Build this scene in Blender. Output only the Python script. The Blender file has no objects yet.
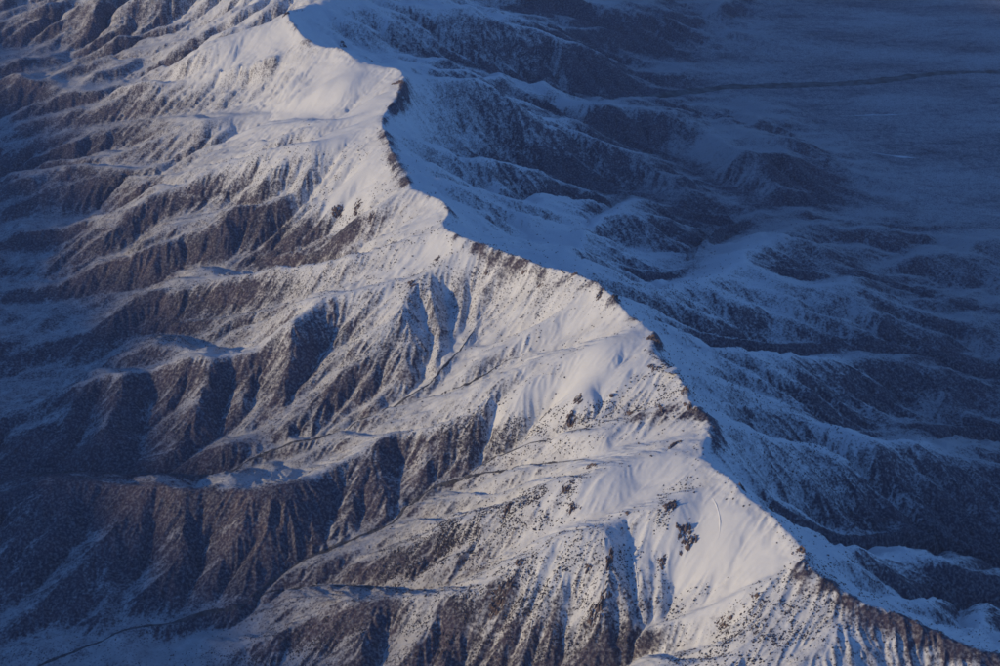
import bpy, math
import numpy as np

# ------------------------------------------------------------------ camera
sc = bpy.context.scene
cam_d = bpy.data.cameras.new('camera')
cam = bpy.data.objects.new('camera', cam_d)
sc.collection.objects.link(cam)
cam.location = (0.0, 0.0, 8000.0)
cam.rotation_euler = (math.radians(90 - 28), 0, 0)
cam_d.sensor_width = 36.0
cam_d.lens = 36.0 * 1.562
cam_d.clip_start = 10.0
cam_d.clip_end = 400000.0
sc.camera = cam

# ------------------------------------------------------------------ sky, sun, exposure
SUN_ELEV = math.radians(9.5)
SUN_AZ = math.radians(-107.0)      # compass bearing of the sun: 0 = +Y, negative = towards -X
w = bpy.data.worlds.new('World')
sc.world = w
w.use_nodes = True
wn = w.node_tree
wn.nodes.clear()
wo = wn.nodes.new('ShaderNodeOutputWorld')
bg = wn.nodes.new('ShaderNodeBackground')
sky = wn.nodes.new('ShaderNodeTexSky')
sky.sky_type = 'NISHITA'
sky.sun_disc = False
sky.sun_elevation = SUN_ELEV
sky.sun_rotation = SUN_AZ
sky.altitude = 5000
sky.air_density = 1.0
sky.dust_density = 0.1
sky.ozone_density = 4.0
bg.inputs['Strength'].default_value = 0.15
wn.links.new(sky.outputs[0], bg.inputs[0])
wn.links.new(bg.outputs[0], wo.inputs[0])

sun_d = bpy.data.lights.new('sun', 'SUN')
sun = bpy.data.objects.new('sun', sun_d)
sc.collection.objects.link(sun)
sun_d.energy = 2.7
sun_d.angle = math.radians(1.6)
sun_d.color = (1.0, 0.77, 0.41)
sx, sy = math.sin(SUN_AZ), math.cos(SUN_AZ)
sun.rotation_euler = (math.radians(90) - SUN_ELEV, 0, math.atan2(sx, -sy))
sc.view_settings.view_transform = 'Standard'
sc.view_settings.look = 'None'
sc.view_settings.gamma = 1.0
sc.view_settings.use_curve_mapping = False
sc.view_settings.exposure = 0.38
cy = sc.cycles
cy.filter_width = 1.6
cy.max_bounces = 3; cy.diffuse_bounces = 2; cy.glossy_bounces = 1; cy.transmission_bounces = 0; cy.volume_bounces = 0; cy.transparent_max_bounces = 4

#@@TERRAIN_BEGIN
# ------------------------------------------------------------------ the relief: crest and stream lines in metres (x, y, height)
RIDGES = {
    'crest': [(-7059,29831,2300),(-4277,24993,2300),(-2584,22315,2200),(-2144,21296,2020),(-2528,20966,1960),(-2800,20120,2110),(-2544,19320,2020),(-2255,18968,2000),(-1980,18729,2050),(-1700,18295,2000),(-1380,18059,2040),(-1162,17812,2060),(-1122,17508,2040),(-1170,17098,2000),(-1295,16708,1960),(-1299,16255,1950),(-1208,15849,1930),(-1105,15369,1890),(-980,14971,1850),(-896,14726,1830),(-810,14622,1830),(-599,14401,1880),(-481,14129,1900),(-516,13954,1870),(-519,13739,1870),(-398,13510,1900),(-187,13306,1910),(92,13085,1910),(362,12785,1930),(624,12556,1960),(832,12311,2000),(924,12093,2010),(998,11885,1980),(1099,11738,1960),(1213,11591,1960),(1298,11502,1950),(1283,11312,1920),(1247,11177,1900),(1329,11009,1900),(1428,10795,1910),(1472,10607,1890),(1467,10536,1850),(1544,10383,1850),(1628,10248,1850),(1639,10136,1820),(1560,9970,1790),(1494,9786,1800),(1549,9634,1810),(1686,9407,1820),(1750,9242,1810),(1885,9057,1800),(1946,8950,1790),(1947,8821,1780),(2052,8626,1770),(1994,8473,1750),(2095,8434,1730),(2231,8257,1700),(2410,8150,1660),(2601,8116,1630),(2778,8023,1590),(2954,7931,1550),(3202,7873,1500),(3568,7774,1420),(4119,7647,1300)],  # first points lie out of view, raised to keep the far plain in shade
    'S4': [(1213,11584,1945),(917,11508,1900),(663,11360,1800),(493,11200,1700),(166,11243,1600),(-17,11266,1520),(-166,11143,1400),(-417,11181,1300),(-921,11186,1180),(-1372,11031,1080),(-1434,10878,1030),(-1735,10805,960),(-1963,10572,900),(-2137,10645,880),(-2490,10734,850),(-2893,10795,800),(-3183,10929,760),(-3591,11173,700),(-3931,11203,640),(-4266,11139,560),(-4765,11029,430)],
    'S3b': [(-281,13317,1905),(-590,13252,1760),(-821,13135,1650),(-955,13153,1600),(-1317,13187,1500),(-1559,13222,1430),(-1704,13240,1400),(-1833,13086,1340),(-1954,12898,1300),(-2120,12852,1240),(-2412,12763,1140),(-2647,12758,1090),(-2791,12776,1070),(-3033,12787,1000),(-3362,12758,920),(-3692,12705,800),(-3922,12734,730),(-4179,12702,640),(-4399,12596,550),(-4679,12546,460),(-5117,12409,380)],
    'S3': [(-427,13533,1900),(-555,13670,1880),(-866,13706,1780),(-1262,13777,1620),(-1611,13801,1480),(-1880,13993,1400),(-2189,14208,1310),(-2481,14301,1210),(-2797,14315,1080),(-3063,14337,990),(-3331,14357,900),(-3505,14435,850),(-3812,14480,770),(-3920,14363,690),(-4149,14167,560),(-4374,13986,460),(-4462,13693,390)],
    'ribS3b': [(-590,13252,1760),(-813,12943,1620),(-934,12752,1500),(-1040,12426,1270),(-1226,11992,1000)],
    'S35': [(785,12233,1970),(435,12087,1800),(174,11998,1650),(-43,11928,1540),(-261,11876,1400),(-480,11840,1240)],
    'S5': [(1628,10248,1850),(1395,10432,1830),(1166,10428,1760),(858,10415,1650),(663,10383,1560),(433,10442,1440),(160,10575,1300),(-162,10633,1130)],
    'S45': [(720,10831,1770),(599,10762,1690),(525,10666,1590),(361,10699,1430)],
    'S6': [(1494,9786,1800),(1339,9857,1790),(1094,9923,1740),(823,9868,1660),(596,9772,1580),(468,9702,1520),(305,9688,1440),(53,9744,1330),(-182,9850,1230),(-391,9915,1130),(-618,9929,980),(-852,9878,800),(-1054,9797,650)],
    'S7': [(1686,9407,1820),(1436,9400,1790),(1168,9216,1785),(997,9243,1690),(793,9142,1640),(500,9199,1540),(286,9166,1450),(157,9063,1350),(-36,9024,1230),(-157,8981,1130),(-324,9039,1050),(-585,9191,960),(-848,9260,880),(-1108,9244,800),(-1330,9205,720),(-1620,9235,640),(-1847,9218,560),(-1970,9165,500),(-2099,9000,420),(-2500,8555,320)],
    'P': [(1168,9216,1785),(1327,8984,1665),(1267,8811,1535),(1134,8659,1410)],
    'ribS7a': [(793,9142,1640),(745,8859,1500),(707,8604,1350),(616,8464,1160)],
    'ribS7b': [(36,9043,1260),(21,8727,1080),(-55,8462,900)],
    'ribS7c': [(-548,9178,970),(-646,8904,850),(-743,8644,720)],
    'ribS7d': [(-1108,9244,800),(-1203,9001,680),(-1252,8703,560)],
    'ribS7e': [(-848,9260,880),(-930,9003,770),(-963,8705,650)],
    'S8': [(2026,8503,1745),(1741,8362,1620),(1568,8206,1510),(1276,8112,1370),(1019,8043,1260),(654,7898,1080)],
    'S9': [(2778,8023,1590),(2417,7795,1500),(1887,7590,1350)],
    'S85': [(2283,8185,1690),(2134,8033,1590),(1919,7856,1490),(1642,7649,1380)],
    'S2': [(-917,14740,1835),(-1266,14606,1760),(-1473,14613,1680),(-1628,14589,1580),(-1785,14551,1430)],
    'S1': [(-1284,16193,1950),(-1759,16171,1830),(-2217,16274,1720),(-2572,16575,1640),(-2965,16553,1480),(-3455,16597,1280),(-3625,16542,1180),(-3876,16454,1020),(-4109,16444,950),(-4432,16277,800),(-4711,16048,680),(-5115,15932,560),(-5571,15685,430)],
    'A': [(-2045,15538,1420),(-2642,15432,1150),(-3025,15431,1080),(-3443,15404,950),(-3781,15311,850),(-4053,15283,780),(-4325,15254,710),(-4652,15221,630),(-4906,15114,550),(-5225,15065,490),(-5670,14894,420)],
    'ribS1': [(-2572,16575,1640),(-2625,16031,1450),(-2838,15708,1230)],
    'S0': [(-2800,20120,2110),(-3219,20026,1950),(-3739,19887,1750),(-4089,19932,1600),(-4678,20108,1350),(-5296,20352,1100),(-6055,20518,800),(-6841,20271,600)],
    'S05': [(-1764,17592,1950),(-2153,17905,1880),(-2596,18208,1700),(-2932,18339,1500)],
    'l1': [(-3213,19230,1400),(-3499,19364,1300),(-4002,19358,1180),(-4588,19493,1050),(-5144,19679,900),(-5507,19762,800),(-5719,19640,690),(-6144,19692,600)],
    'l2': [(-2333,17241,1620),(-2873,17686,1430),(-3275,17898,1300),(-3955,18212,1130),(-4209,18191,1020),(-4687,18347,920),(-5263,18441,790),(-5551,18270,670),(-6017,18235,590)],
    'X1': [(-3634,23461,1750),(-4485,22887,1300),(-5614,23119,1000),(-6721,23169,750),(-7584,22899,600)],
    'X2': [(-6070,27119,1300),(-6973,25648,1000),(-8145,24937,700)],
    'ribL1': [(-3425,12580,860),(-3608,12269,680),(-3763,11704,480)],
    'ribL2': [(-2647,12758,1090),(-2687,12194,830),(-2793,11764,620)],
    'ribL3': [(-3077,12767,990),(-3106,12313,760),(-3164,11944,560)],
    'ribL4': [(-1954,12898,1300),(-1947,12489,1080),(-1959,12109,880)],
    'ribM1': [(-2720,10765,820),(-2661,10354,650),(-2976,9783,410)],
    'ribM2': [(-2077,10630,890),(-2081,10137,640),(-2141,9780,490)],
    'ribM3': [(-1563,10834,1000),(-1563,10324,740),(-1794,9968,570)],
    'ribM4': [(-1169,11108,1120),(-1028,10645,880),(-1151,10380,730)],
    'ribM5': [(-587,11232,1240),(-616,10832,1060),(-713,10545,860)],
    'ribM6': [(-3591,11173,700),(-3644,10694,560),(-3851,10317,430)],
    'ribM7': [(-3183,10929,760),(-3181,10495,600),(-3310,10235,520),(-3439,10116,480),(-3608,10038,440),(-3693,9884,390),(-3845,9516,310)],
    'Re': [(-1133,17710,2045),(-605,18140,1850),(-124,18507,1700),(148,18298,1450),(208,18146,1350),(584,18376,1200),(837,18449,1120),(1153,18451,1000),(1513,18521,880),(1751,18262,740),(2004,17949,600),(2282,17564,430)],
    'Rf': [(-500,14771,1800),(-473,15226,1700),(-215,15564,1560),(185,15708,1360),(407,15864,1270),(696,16220,1180),(905,16341,1080),(1516,16843,880),(1825,16970,750),(2197,17053,560)],
    'Ra': [(999,11895,1975),(1496,13081,1500),(1857,13725,1300),(2160,14161,1210),(2437,14475,1150),(2661,14250,1010),(3288,14404,900),(3820,14536,800),(4235,14527,700),(4561,14403,600),(5155,14215,430),(5762,14109,300)],
    'hump': [(2437,14475,1150),(2673,15338,980),(2938,16165,800),(3309,16273,640),(3765,16195,500),(4170,16007,400)],
    'Ry': [(4067,15574,520),(4441,15891,480),(4840,16265,430),(5267,16409,350),(5718,16099,230),(6209,15798,150)],
    'Rb': [(1278,11254,1905),(1677,11889,1600),(2124,12224,1420),(2502,12465,1280),(2784,12631,1180),(3022,12718,1080),(3439,12756,900),(3674,12740,780),(3781,12647,650),(4365,12789,480),(4850,12771,380)],
    'Rc': [(1622,10128,1825),(2036,10452,1600),(2423,10686,1400),(2645,10788,1290),(2895,10841,1180),(3203,11000,1080),(3616,11415,960),(3688,11318,880),(3813,11222,790),(3941,11081,700),(4133,10989,600),(4362,10853,500)],
    'Rj': [(553,20755,1050),(943,20091,950),(1632,19839,800),(2104,20138,720),(2477,20449,680),(2758,20005,640),(2928,19495,590),(3180,19014,580),(3383,18795,390),(3786,18476,190)],
    'Rj2': [(3180,19014,580),(3744,19117,400),(4366,19292,260),(5265,19206,110)],
    'Rj3': [(2758,20005,640),(3601,20436,350),(4463,20497,150)],
    'Rj4': [(3411,19041,500),(3734,18695,320),(4132,18328,170)],
    'Rj5': [(3941,19173,350),(4409,18803,220),(4862,18445,120)],
    'Rj6': [(2104,20138,720),(2908,21640,330),(3848,22001,140)],
    'Rj7': [(2519,19451,480),(2801,18993,380),(3070,18534,290)],
    'Rg': [(-2179,20897,1980),(-1863,21175,1900),(-1125,21521,1700),(-431,21954,1500),(590,22458,1200),(1184,22432,950),(1631,22353,700),(2091,22407,450),(2582,22727,200)],
    'Rtop1': [(-325,25150,1300),(644,24754,1000),(1974,25224,700),(2652,25331,500),(3377,25171,260),(3739,24814,100)],
    'Rrib1': [(2590,12539,1240),(2417,11946,1230),(2317,11564,1200)],
}
VALLEYS = {
    'V0': [(1482,10522,1840),(1097,10524,1730),(790,10574,1590),(652,10613,1520),(385,10658,1380),(162,10758,1270),(-82,10798,1130),(-277,10692,1005)],
    'V1': [(1477,10087,1770),(1215,10096,1720),(989,10081,1640),(650,10219,1480),(247,10506,1250),(0,10648,1120),(-277,10685,1000),(-499,10702,930),(-764,10561,820),(-821,10406,780),(-1091,10311,710),(-1359,10231,650),(-1597,10112,590),(-1797,9970,530),(-1933,9792,490),(-2026,9668,460),(-2272,9694,430),(-2437,9603,405),(-2618,9573,390),(-2856,9562,370),(-3033,9407,340),(-3175,9355,325),(-3389,9257,300),(-3520,9144,280),(-3908,8666,220)],
    'V2': [(909,9362,1600),(619,9402,1450),(353,9472,1330),(74,9468,1180),(-149,9461,1040),(-373,9427,900),(-524,9422,830),(-759,9565,740),(-1049,9734,640),(-1242,9788,590),(-1782,9842,510),(-1918,9802,492)],
    'V3': [(1810,8486,1650),(1487,8490,1480),(1226,8498,1330),(1023,8464,1220),(856,8460,1120),(686,8421,1030),(413,8388,900),(-137,8247,730),(-823,8193,600),(-1535,8337,470),(-2427,8174,300)],
    'G1': [(906,9333,1620),(924,8942,1525),(944,8571,1350),(854,8444,1150)],
    'G2': [(320,9080,1425),(259,8833,1295),(207,8574,1115),(103,8402,950)],
    'G3': [(-215,9001,1070),(-269,8737,895),(-347,8400,730)],
    'G4': [(-754,9275,850),(-836,8976,700),(-885,8574,580)],
    'VA': [(0,13037,1790),(-139,12987,1650),(-241,12915,1510),(-219,12625,1370),(-368,12314,1290),(-556,11999,1200),(-773,11873,1100),(-1016,11766,1000),(-1189,11714,950),(-1479,11594,860),(-1830,11574,770),(-2182,11537,660),(-2334,11404,580),(-2663,11464,510),(-3128,11572,450),(-3563,11713,390),(-3940,11774,350),(-4297,11755,320),(-4456,11672,300),(-4921,11431,260)],
    'VA2': [(645,11850,1680),(417,11927,1560),(208,11893,1470),(0,11894,1390),(-234,11770,1280),(-505,11770,1170),(-786,11768,1080)],
    'B': [(-1145,13118,1450),(-1447,12910,1220),(-1614,12716,1060),(-1728,12516,960),(-1891,12285,850),(-1866,11894,800),(-1849,11582,765)],
    'B2': [(-648,12960,1560),(-548,12603,1330),(-558,12044,1205)],
    'C': [(-709,13352,1640),(-1054,13490,1500),(-1455,13619,1330),(-1969,13755,1110),(-2336,13826,930),(-2869,13960,760),(-3529,14154,590),(-3779,14090,520),(-3834,13951,490),(-3967,13748,440),(-4116,13595,410),(-4382,13567,380),(-4689,13580,350),(-4945,13412,320),(-5395,13243,270)],
    'D': [(-942,14193,1700),(-1305,14294,1480),(-1680,14436,1270),(-2085,14782,1120),(-2614,15115,930),(-2886,15113,860),(-3217,15140,800),(-3540,15109,720),(-3739,14968,610),(-4007,14956,580),(-4556,14965,480),(-4993,14965,420),(-5384,14996,380),(-5917,14944,310)],
    'E': [(-2359,15845,1290),(-2757,15857,1130),(-3484,16121,930),(-3832,16131,840),(-4035,15970,740),(-4103,15732,690),(-4475,15621,620),(-4844,15503,530),(-4941,15443,510),(-5444,15230,420)],
    'W': [(-2782,17193,1440),(-3129,17304,1260),(-3544,17223,1090),(-3724,17195,1000),(-4547,17622,800),(-4986,17738,700),(-5493,17654,590),(-6061,17441,470)],
    'U': [(-1821,17440,1720),(-2091,17491,1590),(-2808,18260,1360),(-3540,18810,1160),(-3907,18974,1060),(-4643,19353,880),(-5217,19506,740),(-5851,19602,620),(-6415,19421,520),(-7095,19219,430)],
    'L0': [(-2859,19186,1800),(-3210,19352,1680),(-3714,19581,1470),(-4255,19917,1220),(-5129,20413,880),(-6009,20252,650),(-6772,19982,520)],
    'Lx': [(-3756,22104,1500),(-4458,21825,1200),(-5454,22301,900),(-6485,22180,680),(-7315,21914,540)],
    'GL1': [(-3290,12800,800),(-3260,12483,660),(-3157,11890,520)],
    'GL2': [(-3745,12670,680),(-3689,12148,540),(-3784,11651,430)],
    'GL3': [(-2293,12875,1080),(-2193,12529,900),(-1962,12084,790)],
    'GL4': [(-2472,12814,1060),(-2551,12279,780),(-2497,11700,650)],
    'GM1': [(-2896,10795,770),(-2836,10537,620),(-2844,10077,450),(-3038,9802,385)],
    'GM2': [(-1989,10573,880),(-1838,10085,610),(-1931,9849,505)],
    'GM3': [(-838,11187,1150),(-809,11003,950),(-801,10633,800)],
    'GM4': [(-1401,10835,960),(-1339,10519,780),(-1439,10232,640)],
    'GM5': [(-2385,10735,830),(-2377,10328,620),(-2448,9670,410)],
    'GM6': [(-3374,11035,690),(-3417,10594,530),(-3697,10170,390),(-3985,9724,290)],
    'Vg': [(-2027,19789,1700),(-1089,20515,1300),(-279,20991,1000),(282,21150,800),(854,21271,640),(1585,21443,400),(2218,22041,250),(2876,22591,120),(3338,22994,60),(4663,23248,5)],
    'Ve': [(-1018,17088,1640),(-700,17104,1350),(-355,17295,1150),(-120,17493,1020),(302,17585,880),(756,17705,740),(1284,17693,600),(1845,17758,480),(2296,17351,430),(2775,17300,400)],
    'Vr0': [(0,14078,1600),(600,14176,1380),(1217,14317,1180),(1736,14545,980),(2044,15039,860),(2252,15853,720),(2599,16736,520),(3149,17375,380),(4281,17505,230),(5291,17594,150),(6331,17751,80)],
    'Vh': [(603,19970,950),(927,19608,800),(1390,19490,620),(1754,19531,520),(2121,19424,420),(2503,18988,340),(2819,18567,290),(3368,17942,240),(4166,18168,170)],
    'Vhump': [(2891,14849,950),(3294,14967,800),(3890,15188,610),(4462,15256,480),(4978,15092,380),(5474,14893,300)],
    'Vra': [(1250,12418,1650),(1453,12612,1500),(1876,12697,1280),(2462,12931,1050),(3018,13264,860),(3409,13360,720),(3926,13518,600),(4394,13597,500),(4985,13588,380),(5597,13587,300)],
    'Vrb': [(1652,10878,1650),(2020,11092,1430),(2619,11531,1120),(2820,11581,1000),(3037,11611,880),(3422,11855,720),(4019,12203,560),(4746,12432,420)],
    'Vrc': [(1737,9981,1650),(1851,9950,1580),(2071,9814,1400),(2272,9797,1230),(2644,9886,1020),(2958,10057,880),(3270,10295,760),(3630,10411,620),(4070,10385,450),(4542,10264,320)],
    'Vj1': [(3593,19017,300),(3924,18607,190),(4452,18307,110)],
    'Vj2': [(4132,19066,210),(4583,18660,140),(5079,18257,90)],
    'Vgt': [(-777,23879,1200),(970,24712,700),(2257,24447,350),(3198,24088,100),(3886,24404,30)],
    'pl1': [(3952,24302,30),(4538,22515,20),(5001,21034,20),(5641,19519,25),(6416,18469,40),(7196,17711,30)],
    'pl2': [(4902,26718,0),(7003,26718,0),(8926,27328,0)],
    'pl3': [(4893,24599,0),(6500,24496,0),(8274,25021,0)],
    'pl4': [(5263,22349,0),(7519,22349,0)],
    'pl5': [(5733,20487,5),(6881,20098,10)],
    'pl6': [(4832,28624,0),(9487,29312,0)],
    'lo1': [(-8014,21302,450),(-6929,17836,380),(-6108,15211,320)],
    'lo2': [(-5740,12803,250),(-4993,10590,230),(-4660,9591,200)],
    'lo4': [(-250,14279,1640),(196,13918,1630),(576,13596,1630),(941,13264,1640)],
    'lo3': [(6466,15547,150),(5548,12803,250),(4971,11068,300)],
}

# ------------------------------------------------------------------ noise
def _h(ix, iy, seed):
    with np.errstate(over='ignore'):
        h = ix.astype(np.uint32) * np.uint32(0x8da6b343) + iy.astype(np.uint32) * np.uint32(0xd8163841) + np.uint32(seed * 7919 + 17)
        h ^= h >> np.uint32(15); h *= np.uint32(0x2c1b3c6d)
        h ^= h >> np.uint32(12); h *= np.uint32(0x297a2d39)
        h ^= h >> np.uint32(15)
    return h

def perlin(x, y, seed=0):
    x = x.astype(np.float32); y = y.astype(np.float32)
    fx = np.floor(x); fy = np.floor(y)
    ix = fx.astype(np.int32); iy = fy.astype(np.int32)
    rx = x - fx; ry = y - fy
    u = rx * rx * rx * (rx * (rx * 6 - 15) + 10)
    v = ry * ry * ry * (ry * (ry * 6 - 15) + 10)
    def g(dx, dy):
        a = _h(ix + dx, iy + dy, seed).astype(np.float32) * np.float32(2 * np.pi / 4294967296.0)
        return np.cos(a) * (rx - dx) + np.sin(a) * (ry - dy)
    a = g(0, 0); b = g(1, 0); c = g(0, 1); d = g(1, 1)
    return ((a + (b - a) * u) * (1 - v) + (c + (d - c) * u) * v) * 1.5

def fbm(x, y, wl, octaves, seed=0, gain=0.5):
    s = 0; a = 1.0; t = 0
    for o in range(octaves):
        s = s + a * perlin(x / wl + 13.7 * o, y / wl - 7.3 * o, seed + o)
        t += a; a *= gain; wl *= 0.5
    return s / t

def gully_noise(x, y, gx, gy, wl, seed):
    """stripes that run down the fall line (gx, gy = unit gradient): cos and sin of the stripe phase"""
    cell = wl * 1.6
    px = (x / cell).astype(np.float32); py = (y / cell).astype(np.float32)
    fx = np.floor(px); fy = np.floor(py)
    ix = fx.astype(np.int32); iy = fy.astype(np.int32)
    rx = px - fx; ry = py - fy
    k = np.float32(2 * np.pi * 1.6)
    sx_ = -gy * k; sy_ = gx * k
    C = np.zeros_like(px); S = np.zeros_like(px); W = np.zeros_like(px)
    for di in (-1, 0, 1):
        for dj in (-1, 0, 1):
            h = _h(ix + di, iy + dj, seed)
            jx = (h & np.uint32(0xffff)).astype(np.float32) / 65536 * 0.6 + 0.2
            jy = (h >> np.uint32(16)).astype(np.float32) / 65536 * 0.6 + 0.2
            vx = rx - (di + jx); vy = ry - (dj + jy)
            d2 = vx * vx + vy * vy
            wt = np.maximum(0, np.exp(-d2 * 2.2) - 0.012)
            ph = vx * sx_ + vy * sy_
            C += np.cos(ph) * wt; S += np.sin(ph) * wt; W += wt
    W = np.maximum(W, 1e-6)
    C /= W; S /= W
    m = np.maximum(np.sqrt(C * C + S * S), 0.4)
    return C / m, S / m

def smooth(a, b, t):
    t = np.clip((t - a) / (b - a), 0, 1)
    return t * t * (3 - 2 * t)

def blur(a, n):
    for _ in range(n):
        p = np.pad(a, 1, mode='edge')
        a = (p[:-2, 1:-1] + 2 * p[1:-1, 1:-1] + p[2:, 1:-1]) * 0.25
        p = np.pad(a, 1, mode='edge')
        a = (p[1:-1, :-2] + 2 * p[1:-1, 1:-1] + p[1:-1, 2:]) * 0.25
    return a

# ------------------------------------------------------------------ base relief on a regular grid
X0, X1, Y0, Y1, CELL = -13312.0, 13312.0, 5120.0, 33792.0, 32.0
NX, NY = int((X1 - X0) / CELL), int((Y1 - Y0) / CELL)

def samples(lines):
    out = []
    for name, pts in lines.items():
        p = np.array(pts, float)
        for a, b in zip(p[:-1], p[1:]):
            n = max(2, int(np.hypot(*(b - a)[:2]) / 14))
            t = np.linspace(0, 1, n)[:, None]
            out.append(a + (b - a) * t)
    return np.vstack(out)

def constraint(P, nx, ny, cell):
    i = ((P[:, 1] - Y0) / cell).astype(int); j = ((P[:, 0] - X0) / cell).astype(int)
    ok = (i >= 0) & (i < ny) & (j >= 0) & (j < nx)
    k = i[ok] * nx + j[ok]
    s = np.bincount(k, P[ok, 2], nx * ny); c = np.bincount(k, minlength=nx * ny)
    return np.where(c > 0, s / np.maximum(c, 1), 0).reshape(ny, nx), (c > 0).reshape(ny, nx)

def solve_base():
    P = np.vstack([samples(RIDGES), samples(VALLEYS)])
    h = None
    for lev in (5, 4, 3, 2, 1, 0):
        nx, ny = NX >> lev, NY >> lev
        cell = CELL * 2 ** lev
        val, msk = constraint(P, nx, ny, cell)
        yy = np.arange(ny) / ny
        ex = np.concatenate([np.full((ny, 1), 180.0)], 1)[:, 0] * (1 - 0.3 * yy)
        val[:, 0] = ex; msk[:, 0] = True
        val[:, -1] = 0; msk[:, -1] = True
        xx = np.linspace(0, 1, nx)
        val[-1] = 250 * (1 - smooth(0.35, 0.65, xx)); msk[-1] = True
        if h is None:
            h = np.full((ny, nx), 500.0)
        else:
            h = np.kron(h, np.ones((2, 2)))[:ny, :nx]
            if h.shape != (ny, nx):
                h = np.pad(h, ((0, ny - h.shape[0]), (0, nx - h.shape[1])), mode='edge')
            h = blur(h, 1)
        for it in range({5: 600, 4: 300, 3: 160, 2: 90, 1: 60, 0: 40}[lev]):
            h[msk] = val[msk]
            p = np.pad(h, 1, mode='edge')
            h = 0.25 * (p[:-2, 1:-1] + p[2:, 1:-1] + p[1:-1, :-2] + p[1:-1, 2:])
        h[msk] = val[msk]
    return blur(h, 2).astype(np.float32)

BASE = solve_base()

def flow_levels(h, fixed, jit):
    """steepest-descent receivers and the cells in order from outlets upstream"""
    ny, nx = h.shape
    p = np.pad(h, 1, mode='edge')
    best = np.zeros_like(h); rc = np.arange(ny * nx).reshape(ny, nx).copy(); base = rc.copy(); dl = np.ones_like(h)
    for di in (-1, 0, 1):
        for dj in (-1, 0, 1):
            if di == 0 and dj == 0: continue
            d = math.hypot(di, dj)
            s = (h - p[1 + di:1 + di + ny, 1 + dj:1 + dj + nx]) / d
            s = s * (0.65 + 0.7 * np.roll(jit, (di * 7, dj * 13), (0, 1)))
            m = s > best
            best[m] = s[m]; rc[m] = base[m] + di * nx + dj; dl[m] = d
    rc[fixed] = base[fixed]
    rc = rc.ravel(); n = rc.size
    me_ = np.arange(n)
    root = rc == me_
    kids = me_[~root]
    order = kids[np.argsort(rc[kids], kind='stable')]
    cnt = np.bincount(rc[kids], minlength=n); start = np.concatenate([[0], np.cumsum(cnt)])[:-1]
    levels = []
    front = me_[root]
    while True:
        c = cnt[front]; tot = int(c.sum())
        if tot == 0: break
        f = front[c > 0]; c = c[c > 0]
        off = np.repeat(start[f] - np.concatenate([[0], np.cumsum(c)[:-1]]), c) + np.arange(tot)
        front = order[off]
        levels.append(front)
    return rc, dl.ravel(), levels

def erode(h0, fixed, cell, steps, kdt, relax, diff, seed):
    """streams cut back into the slopes while the ground keeps rising towards its first shape"""
    ny, nx = h0.shape
    h = h0.copy()
    jit = np.random.default_rng(seed).random(h0.shape)
    edge_m = np.zeros_like(fixed); edge_m[0] = edge_m[-1] = True; edge_m[:, 0] = edge_m[:, -1] = True
    fx = fixed | edge_m
    for st in range(steps):
        if st:
            h = np.where(fx, h, h + relax * (h0 - h))
        for _ in range(14 if st == 0 else 4):
            p = np.pad(h, 1, mode='edge')
            m = np.minimum(np.minimum(np.minimum(p[:-2, 1:-1], p[2:, 1:-1]), np.minimum(p[1:-1, :-2], p[1:-1, 2:])),
                           np.minimum(np.minimum(p[:-2, :-2], p[2:, 2:]), np.minimum(p[2:, :-2], p[:-2, 2:])))
            h = np.where((h <= m) & ~fx, m + 0.3, h)
        rc, dl, lev = flow_levels(h, fx, jit)
        A = np.full(h.size, cell * cell)
        for L in lev[::-1]:
            np.add.at(A, rc[L], A[L])
        F = kdt * A ** 0.45 / (dl * cell)
        z = h.ravel().copy()
        for L in lev:
            z[L] = (z[L] + F[L] * z[rc[L]]) / (1 + F[L])
        h = z.reshape(ny, nx)
        p = np.pad(h, 1, mode='edge')
        lap = p[:-2, 1:-1] + p[2:, 1:-1] + p[1:-1, :-2] + p[1:-1, 2:] - 4 * h
        h = np.where(fx, h, h + diff * lap)
    return h, A.reshape(ny, nx)


def bilerp(G, x, y, x0=None, y0=None, cell=None):
    x0 = X0 if x0 is None else x0; y0 = Y0 if y0 is None else y0; cell = cell or CELL
    ny, nx = G.shape
    fx = np.clip((x - x0) / cell - 0.5, 0, nx - 1.001); fy = np.clip((y - y0) / cell - 0.5, 0, ny - 1.001)
    j = fx.astype(np.int32); i = fy.astype(np.int32)
    u = (fx - j).astype(np.float32); v = (fy - i).astype(np.float32)
    return (G[i, j] * (1 - u) + G[i, j + 1] * u) * (1 - v) + (G[i + 1, j] * (1 - u) + G[i + 1, j + 1] * u) * v

def line_dist(lines, names=None, sub=1):
    """distance in metres from each base cell to the nearest of the lines (two-pass chamfer)"""
    sel = lines if names is None else {k: lines[k] for k in names}
    _, m = constraint(samples(sel), NX, NY, CELL)
    d = np.where(m, 0.0, 1e9).astype(np.float32)
    for it in range(26):
        p = np.pad(d, 1, constant_values=1e9)
        q = np.minimum(np.minimum(p[:-2, 1:-1], p[2:, 1:-1]), np.minimum(p[1:-1, :-2], p[1:-1, 2:])) + CELL
        r = np.minimum(np.minimum(p[:-2, :-2], p[2:, 2:]), np.minimum(p[2:, :-2], p[:-2, 2:])) + CELL * 1.414
        d = np.minimum(d, np.minimum(q, r))
    return np.minimum(d, 900.0)

D_CREST = line_dist(RIDGES, ['crest'])
D_RIDGE = line_dist(RIDGES)
D_VALLEY = line_dist({k: v for k, v in VALLEYS.items() if not k.startswith(('pl', 'lo'))})

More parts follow.
